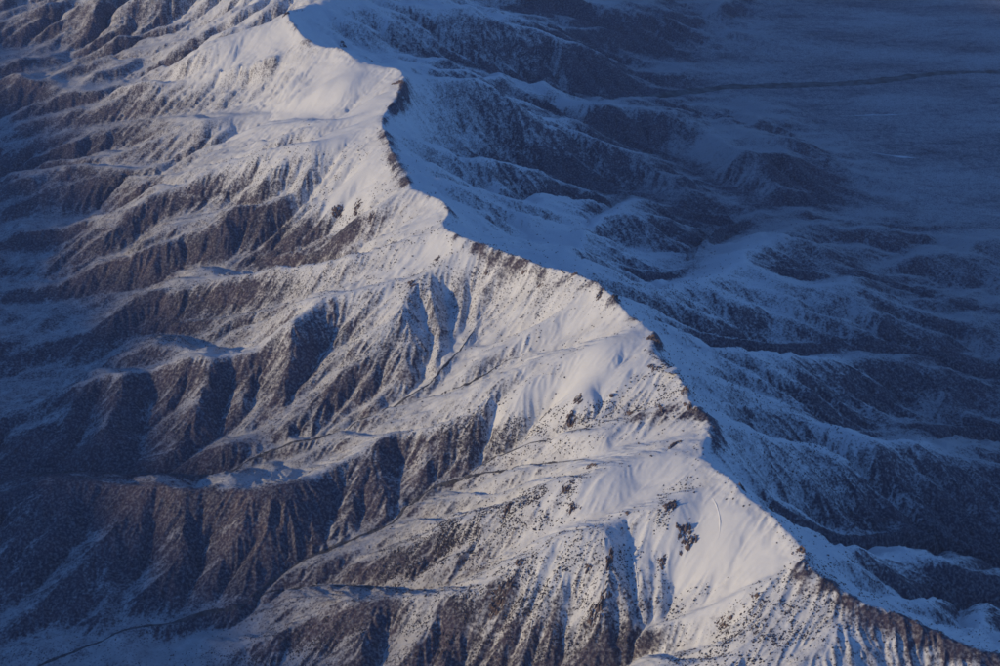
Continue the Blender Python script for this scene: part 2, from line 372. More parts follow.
# which side of the crest: +1 the shaded side (east), -1 the sunny side
_c = np.array(RIDGES['crest'], float)
_cy = _c[:, 1]; _o = np.argsort(_cy)
CREST_X = np.interp(Y0 + (np.arange(NY) + 0.5) * CELL, _cy[_o], _c[_o, 0])
SIDE = (X0 + (np.arange(NX) + 0.5) * CELL)[None, :] - CREST_X[:, None]

# ------------------------------------------------------------------ carve the drainage at 64 m, 32 m and, near the camera, 16 m
WATER = {k: v for k, v in VALLEYS.items() if not k.startswith(('pl', 'lo', 'G'))}
def grid_xy(nx, ny, cell, x0=X0, y0=Y0):
    return np.meshgrid(x0 + (np.arange(nx) + 0.5) * cell, y0 + (np.arange(ny) + 0.5) * cell)
def fb(X, Y, wl, o, sd):
    return fbm(X.ravel(), Y.ravel(), wl, o, sd).reshape(X.shape).astype(float)
def carve():
    P = np.vstack([samples(WATER), samples({'crest': RIDGES['crest']})])
    nf = len(samples(WATER))
    P[nf:, 2] += 26 * fbm(P[nf:, 0], P[nf:, 1], 420, 4, 35)
    c2 = CELL * 2
    h = BASE.reshape(NY // 2, 2, NX // 2, 2).mean((1, 3)).astype(float)
    X, Y = grid_xy(NX // 2, NY // 2, c2)
    v, m = constraint(P, NX // 2, NY // 2, c2)
    grid_side = SIDE.reshape(NY // 2, 2, NX // 2, 2).mean((1, 3))
    near = np.minimum(D_RIDGE, D_VALLEY).reshape(NY // 2, 2, NX // 2, 2).mean((1, 3))
    amp = smooth(20, 240, h) * np.where(grid_side > 0, 0.6 + 0.5 * smooth(60, 700, near), 0.55 + 0.6 * smooth(60, 700, near))
    amp = amp * (0.25 + 0.75 * smooth(100, 750, D_CREST.reshape(NY // 2, 2, NX // 2, 2).mean((1, 3))))
    h0 = h + amp * (320 * fb(X, Y, 1500, 5, 33) + 100 * (0.6 - np.abs(fb(X, Y, 1900, 4, 37)) * 3.0))
    h0 = h0 - 150 * np.exp(-((X - 560) / 380) ** 2 - ((Y - 13330) / 380) ** 2)
    h0 = np.where(m, v, h0)
    h64, _ = erode(h0, m, c2, 26, 0.13, 0.10, 0.03, 1)
    X, Y = grid_xy(NX, NY, CELL)
    h = blur(bilerp(h64, X, Y, cell=c2), 1)
    v, m = constraint(P, NX, NY, CELL)
    h0 = h + smooth(20, 380, h) * (0.5 + 0.5 * smooth(60, 600, np.minimum(D_RIDGE, D_VALLEY))) * (36 * fb(X, Y, 420, 4, 43))
    h0 = np.where(m, v, h0)
    h32, A = erode(h0, m, CELL, 10, 0.1, 0.12, 0.022, 2)
    nx, ny, cell = 832, 640, 16.0
    x0, y0 = -6656.0, 6144.0
    X, Y = grid_xy(nx, ny, cell, x0, y0)
    h = blur(bilerp(h32, X, Y), 1)
    h0 = h + 8 * fb(X, Y, 170, 3, 53)
    h16, A16 = erode(h0, np.zeros(h.shape, bool), cell, 6, 0.055, 0.08, 0.03, 3)
    w_ = np.minimum.reduce([smooth(x0, x0 + 700, X), smooth(x0 + nx * cell, x0 + nx * cell - 700, X), smooth(y0, y0 + 300, Y), smooth(y0 + ny * cell, y0 + ny * cell - 1500, Y)])
    return h32.astype(np.float32), blur(h16, 1).astype(np.float32), w_.astype(np.float32), (x0, y0, cell)
H32, H16, W16, G16 = carve()
H32S = blur(H32, 10)

BS = blur(BASE, 4)
GYb, GXb = np.gradient(BS, CELL)
GYe, GXe = np.gradient(blur(H32, 2), CELL)
GYm, GXm = np.gradient(blur(H32, 8), CELL)
STREAMS = ['V0', 'V1', 'V2', 'VA', 'VA2', 'B', 'C', 'D']
D_STREAM = line_dist(VALLEYS, STREAMS)
# areas of smooth wind-packed snow: x, y, radius x, radius y, strength
SMOOTH = [(247,11161,300,120,0.50), (843,10194,300,120,0.50), (437,9435,300,150,0.45), (-758,13476,350,200,0.50), (520,12084,350,200,0.45), (-1042,13371,300,150,0.40), (-280,13259,300,150,0.50), (731,11046,330,260,0.90), (821,11268,300,180,0.80), (-2041,18014,900,700,0.90), (-1488,17041,500,500,0.90), (-1781,16443,500,300,0.80), (-1536,15470,400,350,0.70), (1498,8997,420,300,0.90), (1830,8674,300,200,0.85), (-522,13551,350,200,0.80), (878,9593,420,200,0.75), (1178,9702,350,160,0.75), (1147,11262,250,150,0.70), (-3113,19707,700,350,0.70), (1416,9215,250,200,0.80), (1482,8541,350,150,0.60), (330,11222,300,80,0.60), (-689,14145,200,200,0.60), (1212,11045,200,160,0.60)]
# bare, wind-scoured ground; near-right blobs thin the snow to paint deep shade
BARE_AND_SHADE = [(3456,8884,350,250,0.60), (3714,9315,400,300,0.50), (3322,9056,350,250,0.40), (-3592,11173,350,170,0.55), (-3184,10929,350,170,0.55), (-2894,10794,300,170,0.55), (-2490,10734,300,170,0.55), (-2138,10645,300,170,0.55), (-1877,10673,300,170,0.40), (-4098,11170,350,180,0.55), (-1330,9204,350,120,0.30), (-884,9248,300,110,0.30), (3089,9043,600,300,0.40), (3883,10085,500,300,0.40), (2965,8386,300,200,0.30), (-1242,16064,110,170,0.60), (-1171,15785,130,190,0.70), (-1113,15512,130,190,0.70), (-1044,15222,120,180,0.70), (-989,14970,100,150,0.65), (-1153,17436,60,150,0.60), (-1160,17138,60,150,0.55), (-1226,16884,50,120,0.60), (-397,13508,70,45,0.70), (-186,13294,90,40,0.70), (0,13139,90,40,0.60), (201,12944,80,40,0.60), (405,12721,80,40,0.60), (622,12524,80,45,0.60), (789,12331,80,45,0.60), (1090,10484,100,45,0.60), (1283,10465,120,45,0.80), (1463,10354,130,55,0.90), (1571,10286,90,60,0.90), (1298,10376,100,40,0.50), (994,11970,80,60,0.70), (1285,11347,40,90,0.80), (1456,10607,50,60,0.70), (1337,9849,90,40,0.60), (2179,8332,110,60,0.50), (2290,8219,120,60,0.55), (2439,8132,120,65,0.55), (2595,8087,130,70,0.60), (2772,7994,150,80,0.65), (2982,7905,180,100,0.65), (3195,7838,200,110,0.65), (-1531,14682,140,170,0.80), (-1689,14684,180,200,0.70), (-1917,14867,250,300,0.50), (-2325,15163,300,350,0.45), (-2718,15703,300,300,0.30), (-2419,14966,350,200,0.30), (-4291,11739,500,220,0.60), (-3930,11742,500,220,0.60), (-3360,11618,500,220,0.60), (-2703,11448,450,220,0.55), (-2252,11389,350,200,0.30)]
# slopes and fans that keep more snow
SNOWY = [(-649,8960,230,230,0.35), (-213,8841,160,230,0.20), (424,8995,300,200,0.40), (557,8733,250,200,0.30), (774,9026,200,150,0.30), (141,8862,200,200,0.20), (-1463,9017,300,150,0.40), (-453,9608,350,120,0.20), (-1195,10215,300,120,0.20), (-2270,9345,900,250,0.25), (-1918,11590,350,250,0.25), (-2170,11438,350,150,0.20)]

def blobs(L, x, y):
    s = np.zeros_like(x)
    for cx, cy, rx, ry, a in L:
        s = np.maximum(s, a * np.exp(-((x - cx) / rx) ** 2 - ((y - cy) / ry) ** 2))
    return s

def terrain(x, y):
    """final height at world points, with the maps the surface material needs"""
    x = x.astype(np.float32); y = y.astype(np.float32)
    # wander a little so traced lines are not straight
    wx = 45 * fbm(x, y, 700, 3, 91); wy = 45 * fbm(x, y, 700, 3, 97)
    X_, Y_ = x + wx, y + wy
    zb = bilerp(BASE, X_, Y_)
    sm = np.clip(blobs(SMOOTH, x, y), 0, 1)
    z = bilerp(H32, X_, Y_)
    w16 = np.where((X_ > G16[0]) & (X_ < G16[0] + 16 * 832) & (Y_ > G16[1]) & (Y_ < G16[1] + 16 * 640), bilerp(W16, X_, Y_, *G16), 0)
    z = z * (1 - w16) + w16 * bilerp(H16, X_, Y_, *G16)
    zs = bilerp(H32S, X_, Y_)
    dc = bilerp(D_CREST, X_, Y_)
    sm = sm * (0.15 + 0.85 * smooth(20, 150, dc))
    z = z + (zs - z) * np.clip(1.15 * sm, 0, 0.95)
    ck = np.exp(-(dc / 75.0) ** 2)
    z = z + (zs + 8 - z) * 0.3 * ck + 17 * fbm(x, y, 150, 3, 95) * np.exp(-(dc / 170.0) ** 2)
    z = z + 1.6 * sm * fbm(x / 3.0, y, 60, 2, 96)
    gx0 = bilerp(GXb, x, y); gy0 = bilerp(GYb, x, y)
    slope = np.sqrt(gx0 * gx0 + gy0 * gy0)
    gx = bilerp(GXe, X_, Y_); gy = bilerp(GYe, X_, Y_)
    dr = bilerp(D_RIDGE, X_, Y_); dv = bilerp(D_VALLEY, X_, Y_)
    side = bilerp(SIDE.astype(np.float32), x, y)
    inside = smooth(X0, X0 + 2500, x) * smooth(X1, X1 - 2500, x) * smooth(Y1, Y1 - 3000, y)
    cav = np.clip((z - zs) / 30.0, -2, 2)
    acc = np.zeros_like(z)
    vx_ = 22 * fbm(x, y, 230, 2, 93); vy_ = 22 * fbm(x, y, 230, 2, 94)
    n = np.sqrt(gx * gx + gy * gy) + 1e-5
    for o, (wl, amp) in enumerate(((110, 6.5), (56, 4.6))):
        c, s = gully_noise(x + vx_, y + vy_, gx / n, gy / n, wl, 11 + o * 5)
        prof = 1 - 2 * np.sqrt(np.clip((1 - c) * 0.5, 0, 1) + 0.002)
        m = (1 - 0.95 * sm) * smooth(0.1, 0.5, n) * np.clip(0.8 + 1.5 * perlin(x / (wl * 2.6), y / (wl * 2.6), 200 + o), 0.1, 1.7)
        acc += prof * amp * m
    z = z + acc * inside
    ds = bilerp(D_STREAM, X_, Y_)
    z = z - 10 * np.exp(-(ds / 42.0) ** 2)
    # rolling lowland and alluvial fans
    low = 1 - smooth(0.05, 0.2, slope)
    z = z + inside * fbm(x, y, 260, 3, 6) * 6 * (1 - 0.9 * sm) * smooth(0, 60, zb)
    # broken rock
    rough = (1 - 0.95 * sm) * smooth(0.2, 0.6, n) * inside
    rk = np.abs(fbm(x, y, 70, 3, 21)) * 14 - 5
    z = z + rough * rk * np.where(side < 0, 0.85 - 0.45 * smooth(1100, 1700, zb), 0.45)
    z = z + inside * fbm(x, y, 34, 2, 25) * 2.6 * (1 - 0.85 * sm) * smooth(0, 200, zb)
    # the plain: faint shallow runnels
    return z, dict(acc=acc, gx=bilerp(GXm, X_, Y_), gy=bilerp(GYm, X_, Y_), slope=slope, dr=dr, dv=dv, dc=dc, side=side, sm=sm, zb=zb, cav=cav, inside=inside)
#@@TERRAIN_END

# ------------------------------------------------------------------ graded sheet: fine near the camera, coarser far away
NC, NR = 1060, 930
_e = 0.43 + 0.37 * np.linspace(0, 1, 76)[1:] ** 1.4
t = np.concatenate([-_e[::-1], np.linspace(-0.43, 0.43, NC - 150), _e])
p = np.linspace(5600.0 ** -0.5, 32000.0 ** -0.5, NR)
yr = p ** -2.0
GX = (yr[:, None] * t[None, :]).astype(np.float64)
GY = np.repeat(yr[:, None], NC, 1)
GZ, M = terrain(GX.ravel(), GY.ravel())
GZ = GZ.reshape(NR, NC).astype(np.float64)
M = {k: np.asarray(v).reshape(NR, NC) for k, v in M.items()}

# true surface gradient on the graded sheet
def grad_world(Z):
    Zu = np.gradient(Z, axis=1); Zv = np.gradient(Z, axis=0)
    Xu = np.gradient(GX, axis=1); Xv = np.gradient(GX, axis=0)
    Yv = np.gradient(GY, axis=0)
    zx = Zu / Xu
    zy = (Zv - zx * Xv) / Yv
    return zx, zy
ZX, ZY = grad_world(GZ)
NZ = 1 / np.sqrt(1 + ZX ** 2 + ZY ** 2)
NXn, NYn = -ZX * NZ, -ZY * NZ

# ------------------------------------------------------------------ snow cover as it lies on the ground
def cover():
    z = M['zb']; side = M['side']; sm = M['sm']
    xs, ys = GX.ravel(), GY.ravel()
    patch = fbm(xs, ys, 1500, 4, 41).reshape(GX.shape)
    fine = fbm(xs, ys, 240, 4, 47).reshape(GX.shape)
    k = smooth(-150, 150, side)
    alt = smooth(500, 1700, z + 260 * patch)
    gm = np.sqrt(M['gx'] ** 2 + M['gy'] ** 2)
    west = 0.49 + 0.35 * alt - 0.42 * np.clip(gm - 0.16, 0, 0.45) * (1 - alt)
    east = 0.47 + 0.32 * smooth(350, 1500, z + 380 * patch)
    s = west * (1 - k) + east * k
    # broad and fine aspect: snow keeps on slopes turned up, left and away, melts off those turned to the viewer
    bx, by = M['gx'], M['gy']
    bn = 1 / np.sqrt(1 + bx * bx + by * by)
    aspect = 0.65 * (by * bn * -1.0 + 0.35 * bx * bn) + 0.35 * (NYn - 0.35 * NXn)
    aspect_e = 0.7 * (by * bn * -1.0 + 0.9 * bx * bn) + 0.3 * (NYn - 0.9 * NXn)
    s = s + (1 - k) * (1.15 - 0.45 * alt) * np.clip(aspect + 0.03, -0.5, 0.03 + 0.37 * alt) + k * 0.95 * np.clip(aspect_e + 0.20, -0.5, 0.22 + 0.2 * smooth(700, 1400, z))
    s = s - 0.55 * np.clip((1 - NZ) - 0.10, 0, 1)
    s = s - 0.05 * np.clip(M['cav'], -2, 2) - 0.022 * np.clip(M['acc'], -7, 7)
    rim = np.clip(0.35 + 1.6 * fbm(xs, ys, 260, 3, 77).reshape(GX.shape), 0, 1)
    s = s - 0.75 * rim * np.exp(-((M['dc'] - 10) / 48.0) ** 2)
    s = s + k * 0.28 * np.exp(-(side / 900.0) ** 2)
    s = s - k * 0.30 * np.exp(-(M['dv'] / 230.0) ** 2) * (1 - smooth(1100, 1600, z))
    s = s + 0.16 * fine
    s = s + 0.9 * sm
    s = s - blobs(BARE_AND_SHADE, xs, ys).reshape(GX.shape) + blobs(SNOWY, xs, ys).reshape(GX.shape)
    plain = 1 - smooth(20, 160, z)
    streak = fbm(xs / 3.0 + 0.5 * ys / 3.0, ys, 900, 5, 61, 0.6).reshape(GX.shape)
    run = np.abs(fbm(xs / 5.0 + 120 * perlin(xs / 3000, ys / 3000, 66), ys, 500, 4, 63).reshape(GX.shape))
    s = s * (1 - plain) + plain * (0.43 + 0.30 * streak - 0.10 * np.exp(-(run / 0.05) ** 2))
    return np.clip(s, 0, 1)
SNOW = cover()
_k = smooth(-150, 150, M['side'])
_p = 1 - smooth(20, 160, M['zb'])
DEPTH = (0.50 + 0.38 * smooth(550, 1500, M['zb']) + 0.22 * fbm(GX.ravel(), GY.ravel(), 130, 4, 73).reshape(GX.shape)) * (1 - _k) + (0.48 + 0.52 * smooth(450, 1300, M['zb'])) * _k
DEPTH = np.clip(DEPTH + 0.2 * M['sm'], 0, 0.95)
DEPTH = DEPTH * (1 - _p) + 0.55 * _p
MOTTLE = (0.60 - 0.08 * _k) * (1 - _p) + 0.4 * _p

# ------------------------------------------------------------------ materials
def nodes(name):
    m = bpy.data.materials.new(name); m.use_nodes = True
    nt = m.node_tree; nt.nodes.clear()
    return m, nt
def N(nt, typ, **kw):
    n = nt.nodes.new(typ)
    for k, v in kw.items():
        if k in n.inputs: n.inputs[k].default_value = v
        else: setattr(n, k, v)
    return n
def math_n(nt, op, a, b=None, c=None, clamp=False):
    n = nt.nodes.new('ShaderNodeMath'); n.operation = op; n.use_clamp = clamp
    for i, v in enumerate((a, b, c)):
        if v is None: continue
        if isinstance(v, (int, float)): n.inputs[i].default_value = v
        else: nt.links.new(v, n.inputs[i])
    return n.outputs[0]
def noise(nt, vec, scale, detail=4, rough=0.55):
    n = N(nt, 'ShaderNodeTexNoise', Scale=scale, Detail=detail, Roughness=rough)
    nt.links.new(vec, n.inputs['Vector']); return n.outputs['Fac']
def mixc(nt, fac, a, b):
    n = nt.nodes.new('ShaderNodeMix'); n.data_type = 'RGBA'
    for sock, v in ((n.inputs[0], fac), (n.inputs[6], a), (n.inputs[7], b)):
        if isinstance(v, (int, float)): sock.default_value = v
        elif isinstance(v, tuple): sock.default_value = (*v, 1)
        else: nt.links.new(v, sock)
    return n.outputs[2]
def sstep(nt, a, b, v):
    n = nt.nodes.new('ShaderNodeMapRange'); n.interpolation_type = 'SMOOTHSTEP'
    nt.links.new(v, n.inputs[0]); n.inputs[1].default_value = a; n.inputs[2].default_value = b
    return n.outputs[0]

def terrain_material():
    m, nt = nodes('snow_and_rock')
    out = N(nt, 'ShaderNodeOutputMaterial')
    bs = N(nt, 'ShaderNodeBsdfPrincipled', Roughness=0.85)
    bs.inputs['Specular IOR Level'].default_value = 0.15
    geo = N(nt, 'ShaderNodeNewGeometry'); pos = geo.outputs['Position']
    at = N(nt, 'ShaderNodeAttribute', attribute_name='snow')
    sm = N(nt, 'ShaderNodeAttribute', attribute_name='packed')
    dep = N(nt, 'ShaderNodeAttribute', attribute_name='depth')
    mot = N(nt, 'ShaderNodeAttribute', attribute_name='mottle')
    n1 = noise(nt, pos, 1 / 90, 5, 0.62)
    n2 = noise(nt, pos, 1 / 22, 3, 0.6)
    v = N(nt, 'ShaderNodeTexVoronoi', Scale=1 / 26); nt.links.new(pos, v.inputs['Vector'])
    dots = sstep(nt, 0.16, 0.34, v.outputs['Distance'])
    a = math_n(nt, 'MULTIPLY_ADD', math_n(nt, 'SUBTRACT', n1, 0.5), math_n(nt, 'MULTIPLY', mot.outputs['Fac'], 1.3), at.outputs['Fac'])
    b = math_n(nt, 'MULTIPLY_ADD', math_n(nt, 'SUBTRACT', n2, 0.5), math_n(nt, 'MULTIPLY', mot.outputs['Fac'], 1.9), a)
    cov = sstep(nt, 0.04, 0.70, b)
    thin = math_n(nt, 'SUBTRACT', 1.0, sm.outputs['Fac'], clamp=True)
    # scattered bushes show through except where the snow is packed or deep
    deep = sstep(nt, 0.45, 0.85, at.outputs['Fac'])
    show = math_n(nt, 'MULTIPLY', thin, math_n(nt, 'MULTIPLY_ADD', deep, -0.85, 0.85), clamp=True)
    dk = math_n(nt, 'MULTIPLY', math_n(nt, 'SUBTRACT', 1.0, dots), show)
    cov = math_n(nt, 'MULTIPLY', cov, math_n(nt, 'SUBTRACT', 1.0, dk))
    cov = math_n(nt, 'MULTIPLY', cov, dep.outputs['Fac'])
    dust = math_n(nt, 'MULTIPLY', sstep(nt, 0.40, 0.70, n2), 0.21)
    cov = math_n(nt, 'MAXIMUM', cov, dust)
    n3 = noise(nt, pos, 1 / 300, 4, 0.6)
    n4 = noise(nt, pos, 1 / 45, 3, 0.6)
    rock = mixc(nt, sstep(nt, 0.35, 0.65, n3), (0.040, 0.035, 0.058), (0.072, 0.054, 0.077))
    rock = mixc(nt, sstep(nt, 0.60, 0.72, n4), rock, (0.12, 0.086, 0.088))
    snow = mixc(nt, n3, (0.74, 0.76, 0.80), (0.82, 0.83, 0.85))
    col = mixc(nt, cov, rock, snow)
    nt.links.new(col, bs.inputs['Base Color'])
    bp = N(nt, 'ShaderNodeBump', Strength=0.55, Distance=9.0)
    hgt = math_n(nt, 'MULTIPLY', n2, math_n(nt, 'MULTIPLY_ADD', cov, -0.65, 1.0))
    hgt = math_n(nt, 'MULTIPLY', hgt, math_n(nt, 'MULTIPLY_ADD', sm.outputs['Fac'], -0.9, 1.0))
    nt.links.new(hgt, bp.inputs['Height'])
    nt.links.new(bp.outputs[0], bs.inputs['Normal'])
    nt.links.new(bs.outputs[0], out.inputs[0])
    return m
MAT = terrain_material()

# ------------------------------------------------------------------ the ground objects, cut along contours of the relief
def tag(o, label, cat=None, kind=None, group=None):
    o['label'] = label
    if cat: o['category'] = cat
    if kind: o['kind'] = kind
    if group: o['group'] = group
    return o

def sheet(name, faces_mask, label):
    i, j = np.nonzero(faces_mask)
    a = i * NC + j
    q = np.stack([a, a + 1, a + NC + 1, a + NC], 1)
    used, inv = np.unique(q, return_inverse=True)
    q = inv.reshape(-1, 4)
    me = bpy.data.meshes.new(name)
    co = np.stack([GX.ravel()[used], GY.ravel()[used], GZ.ravel()[used]], 1).astype(np.float32)
    me.vertices.add(len(used)); me.vertices.foreach_set('co', co.ravel())
    me.loops.add(q.size); me.loops.foreach_set('vertex_index', q.ravel().astype(np.int32))
    me.polygons.add(len(q)); me.polygons.foreach_set('loop_start', np.arange(0, q.size, 4, dtype=np.int32))
    me.update(calc_edges=True)
    me.polygons.foreach_set('use_smooth', np.ones(len(q), bool))
    nr = np.stack([NXn.ravel()[used], NYn.ravel()[used], NZ.ravel()[used]], 1).astype(np.float32)
    for nm, arr in (('snow', SNOW), ('packed', M['sm']), ('depth', DEPTH), ('mottle', MOTTLE)):
        at = me.attributes.new(nm, 'FLOAT', 'POINT'); at.data.foreach_set('value', arr.ravel()[used].astype(np.float32))
    me.normals_split_custom_set_from_vertices(nr)
    me.materials.append(MAT)
    o = bpy.data.objects.new(name, me); sc.collection.objects.link(o)
    return tag(o, label, 'terrain', 'structure')

fz = M['zb'][:-1, :-1] + 60 * fbm(GX[:-1, :-1].ravel(), GY[:-1, :-1].ravel(), 1200, 3, 71).reshape(NR - 1, NC - 1)
fs = M['side'][:-1, :-1]
plain_m = (fz < 75) & (fs > 0)
mount = (fz > 930)
sheet('mountain', mount, 'long snow-covered mountain ridge running diagonally through the picture')
sheet('foothills', ~mount & ~plain_m & (fs <= 0), 'brown thinly snowed foothills below the sunny side of the ridge')
sheet('hills', ~mount & ~plain_m & (fs > 0), 'dark blue hills in shade below the far side of the ridge')
sheet('plain', plain_m, 'flat hazy plain in shade beyond the hills')

# ------------------------------------------------------------------ rocks
rng = np.random.default_rng(7)
def ground_z(x, y):
    return terrain(np.atleast_1d(np.asarray(x, float)), np.atleast_1d(np.asarray(y, float)))[0].astype(float)

def rock_material():
    m, nt = nodes('brown_rock')
    out = N(nt, 'ShaderNodeOutputMaterial')
    bs = N(nt, 'ShaderNodeBsdfPrincipled', Roughness=0.9)
    bs.inputs['Specular IOR Level'].default_value = 0.1
    geo = N(nt, 'ShaderNodeNewGeometry'); pos = geo.outputs['Position']
    n1 = noise(nt, pos, 1 / 30, 4); n2 = noise(nt, pos, 1 / 9, 3)
    rock = mixc(nt, sstep(nt, 0.35, 0.65, n1), (0.08, 0.062, 0.066), (0.17, 0.125, 0.11))
    sep = N(nt, 'ShaderNodeSeparateXYZ'); nt.links.new(geo.outputs['Normal'], sep.inputs[0])
    top = math_n(nt, 'MULTIPLY_ADD', math_n(nt, 'SUBTRACT', n2, 0.5), 0.9, sep.outputs['Z'])
    col = mixc(nt, sstep(nt, 0.72, 0.95, top), rock, (0.76, 0.78, 0.82))
    nt.links.new(col, bs.inputs['Base Color'])
    bp = N(nt, 'ShaderNodeBump', Strength=0.6, Distance=3.0); nt.links.new(n2, bp.inputs['Height'])
    nt.links.new(bp.outputs[0], bs.inputs['Normal'])
    nt.links.new(bs.outputs[0], out.inputs[0])
    return m
ROCK = rock_material()
def dark_material(name, c1, c2, sc_):
    m, nt = nodes(name)
    out = N(nt, 'ShaderNodeOutputMaterial')
    bs = N(nt, 'ShaderNodeBsdfPrincipled', Roughness=0.8)
    geo = N(nt, 'ShaderNodeNewGeometry')
    n1 = noise(nt, geo.outputs['Position'], sc_, 4, 0.65)
    nt.links.new(mixc(nt, sstep(nt, 0.38, 0.66, n1), c1, c2), bs.inputs['Base Color'])
    nt.links.new(bs.outputs[0], out.inputs[0])
    return m

def ico():
    g = (1 + 5 ** 0.5) / 2
    v = np.array([(-1, g, 0), (1, g, 0), (-1, -g, 0), (1, -g, 0), (0, -1, g), (0, 1, g), (0, -1, -g), (0, 1, -g), (g, 0, -1), (g, 0, 1), (-g, 0, -1), (-g, 0, 1)], float)
    f = [(0, 11, 5), (0, 5, 1), (0, 1, 7), (0, 7, 10), (0, 10, 11), (1, 5, 9), (5, 11, 4), (11, 10, 2), (10, 7, 6), (7, 1, 8), (3, 9, 4), (3, 4, 2), (3, 2, 6), (3, 6, 8), (3, 8, 9), (4, 9, 5), (2, 4, 11), (6, 2, 10), (8, 6, 7), (9, 8, 1)]
    v /= np.linalg.norm(v[0])
    # one subdivision
    vs = [tuple(p_) for p_ in v]; cache = {}; nf = []
    def mid(a, b):
        kk = (min(a, b), max(a, b))
        if kk not in cache:
            p_ = (np.array(vs[a]) + np.array(vs[b])); p_ /= np.linalg.norm(p_)
            cache[kk] = len(vs); vs.append(tuple(p_))
        return cache[kk]
    for a, b, c in f:
        ab, bc, ca = mid(a, b), mid(b, c), mid(c, a)
        nf += [(a, ab, ca), (b, bc, ab), (c, ca, bc), (ab, bc, ca)]
    return v, f, np.array(vs), nf
ICO_V, ICO_F, ICO2_V, ICO2_F = ico()

OUTCROPS = [
    (1010, 12045, 70, 70, 30, 9, 'big brown crag on the sharp bend of the crest'),
    (862, 12157, 45, 70, 22, 8, 'broken rock rib just left of the big crag on the crest bend'),
    (667, 12512, 70, 30, 16, 7, 'low rock band on the crest before the sharp bend'),
    (1285, 11333, 30, 120, 26, 9, 'narrow cliff strip along the crest edge beside the smooth bowl'),
    (1373, 10864, 90, 60, 18, 10, 'rock scatter on the crest shoulder above the lone boulder'),
    (1232, 10981, 60, 45, 12, 8, 'small rocks in the snow between bowl and crest shoulder'),
    (897, 10813, 34, 26, 20, 4, 'lone dark boulder on the smooth snow bowl'),
    (1456, 10589, 50, 50, 22, 7, 'rock tooth where the crest drops to the notch'),
    (1251, 10509, 110, 35, 20, 10, 'brown crags along the top of the bare spur below the notch'),
    (1471, 10402, 110, 35, 18, 9, 'brown rubble at the root of the bare spur below the notch'),
    (1014, 10627, 70, 30, 15, 7, 'small crag at the lower end of the bare brown spur'),
    (577, 10727, 70, 60, 20, 9, 'dark rocks on the steep knob below the bowl'),
    (643, 10835, 50, 70, 18, 9, 'rock rib leading up from the knob to the bowl rim'),
    (370, 12653, 60, 40, 14, 6, 'dark rock patch on the snow under the straight crest'),
    (-112, 13087, 40, 40, 12, 5, 'dark rock patch high in the fan of gullies'),
    (219, 12856, 30, 30, 12, 4, 'single dark rock beside the fan of gullies'),
    (469, 9724, 40, 75, 26, 7, 'upright dark outcrop on the broad snowy spur'),
    (538, 9565, 60, 55, 20, 8, 'dark rocks just below the upright outcrop on the broad spur'),
    (691, 9993, 45, 45, 16, 6, 'pair of rocks at the stream head'),
    (53, 9829, 110, 50, 20, 10, 'long dark rock band on the lower broad spur'),
    (1303, 9989, 110, 35, 18, 9, 'dark crags on the ledge under the second notch'),
    (916, 9343, 30, 24, 16, 3, 'two dark stones at the head of the curved gully'),
    (1227, 9263, 80, 70, 26, 10, 'brown crag on the sunlit knob beside the snow field'),
    (1314, 9068, 90, 110, 30, 12, 'steep dark cliff below the sunlit knob'),
    (1154, 8956, 60, 60, 22, 8, 'dark rocks low on the cliff spur'),
    (1734, 9366, 70, 50, 22, 9, 'rocky crest edge above the triangular snow field'),
    (2017, 9607, 80, 45, 20, 9, 'jagged crest edge at the middle of the triangular snow field'),
    (2028, 8634, 60, 45, 16, 7, 'crest corner at the tip of the triangular snow field'),
    (627, 8943, 45, 35, 16, 5, 'isolated dark outcrop on the steep snow face'),
    (766, 8939, 45, 90, 26, 9, 'upper cliff on the shaded edge of the steep snow face'),
    (694, 8684, 70, 140, 34, 12, 'lower cliff on the shaded edge of the steep snow face'),
    (0, 8955, 90, 150, 30, 12, 'dark cliff above the pale streak gully'),
    (136, 9120, 70, 40, 18, 8, 'rocks on the spur corner above the dark cliff'),
    (1720, 8402, 45, 40, 16, 6, 'dark rocks on the tip of the near spur'),
    (1494, 8366, 50, 70, 18, 8, 'broken rocks down the near spur'),
    (-2071, 19980, 60, 40, 26, 5, 'pointed rock on the far crest saddle'),
    (-2807, 20054, 60, 50, 26, 6, 'rock head on the farthest sunlit summit'),
    (-1148, 17533, 40, 160, 24, 8, 'brown cliff edge on the far crest corner'),
    (-1502, 15104, 80, 70, 24, 9, 'dark crag on the far spur under the bare crest strip'),
    (-1718, 15222, 90, 90, 24, 10, 'rocky face beside the far spur crag'),
    (-1302, 14577, 70, 50, 16, 7, 'rock line in snow under the bare crest strip'),
    (-596, 13381, 45, 40, 18, 6, 'pointed head of the spur above the fan of gullies'),
    (-823, 13122, 60, 60, 18, 8, 'speckled rocks on the spur edge below its pointed head'),
]
GX_, GY_ = GXb, GYb
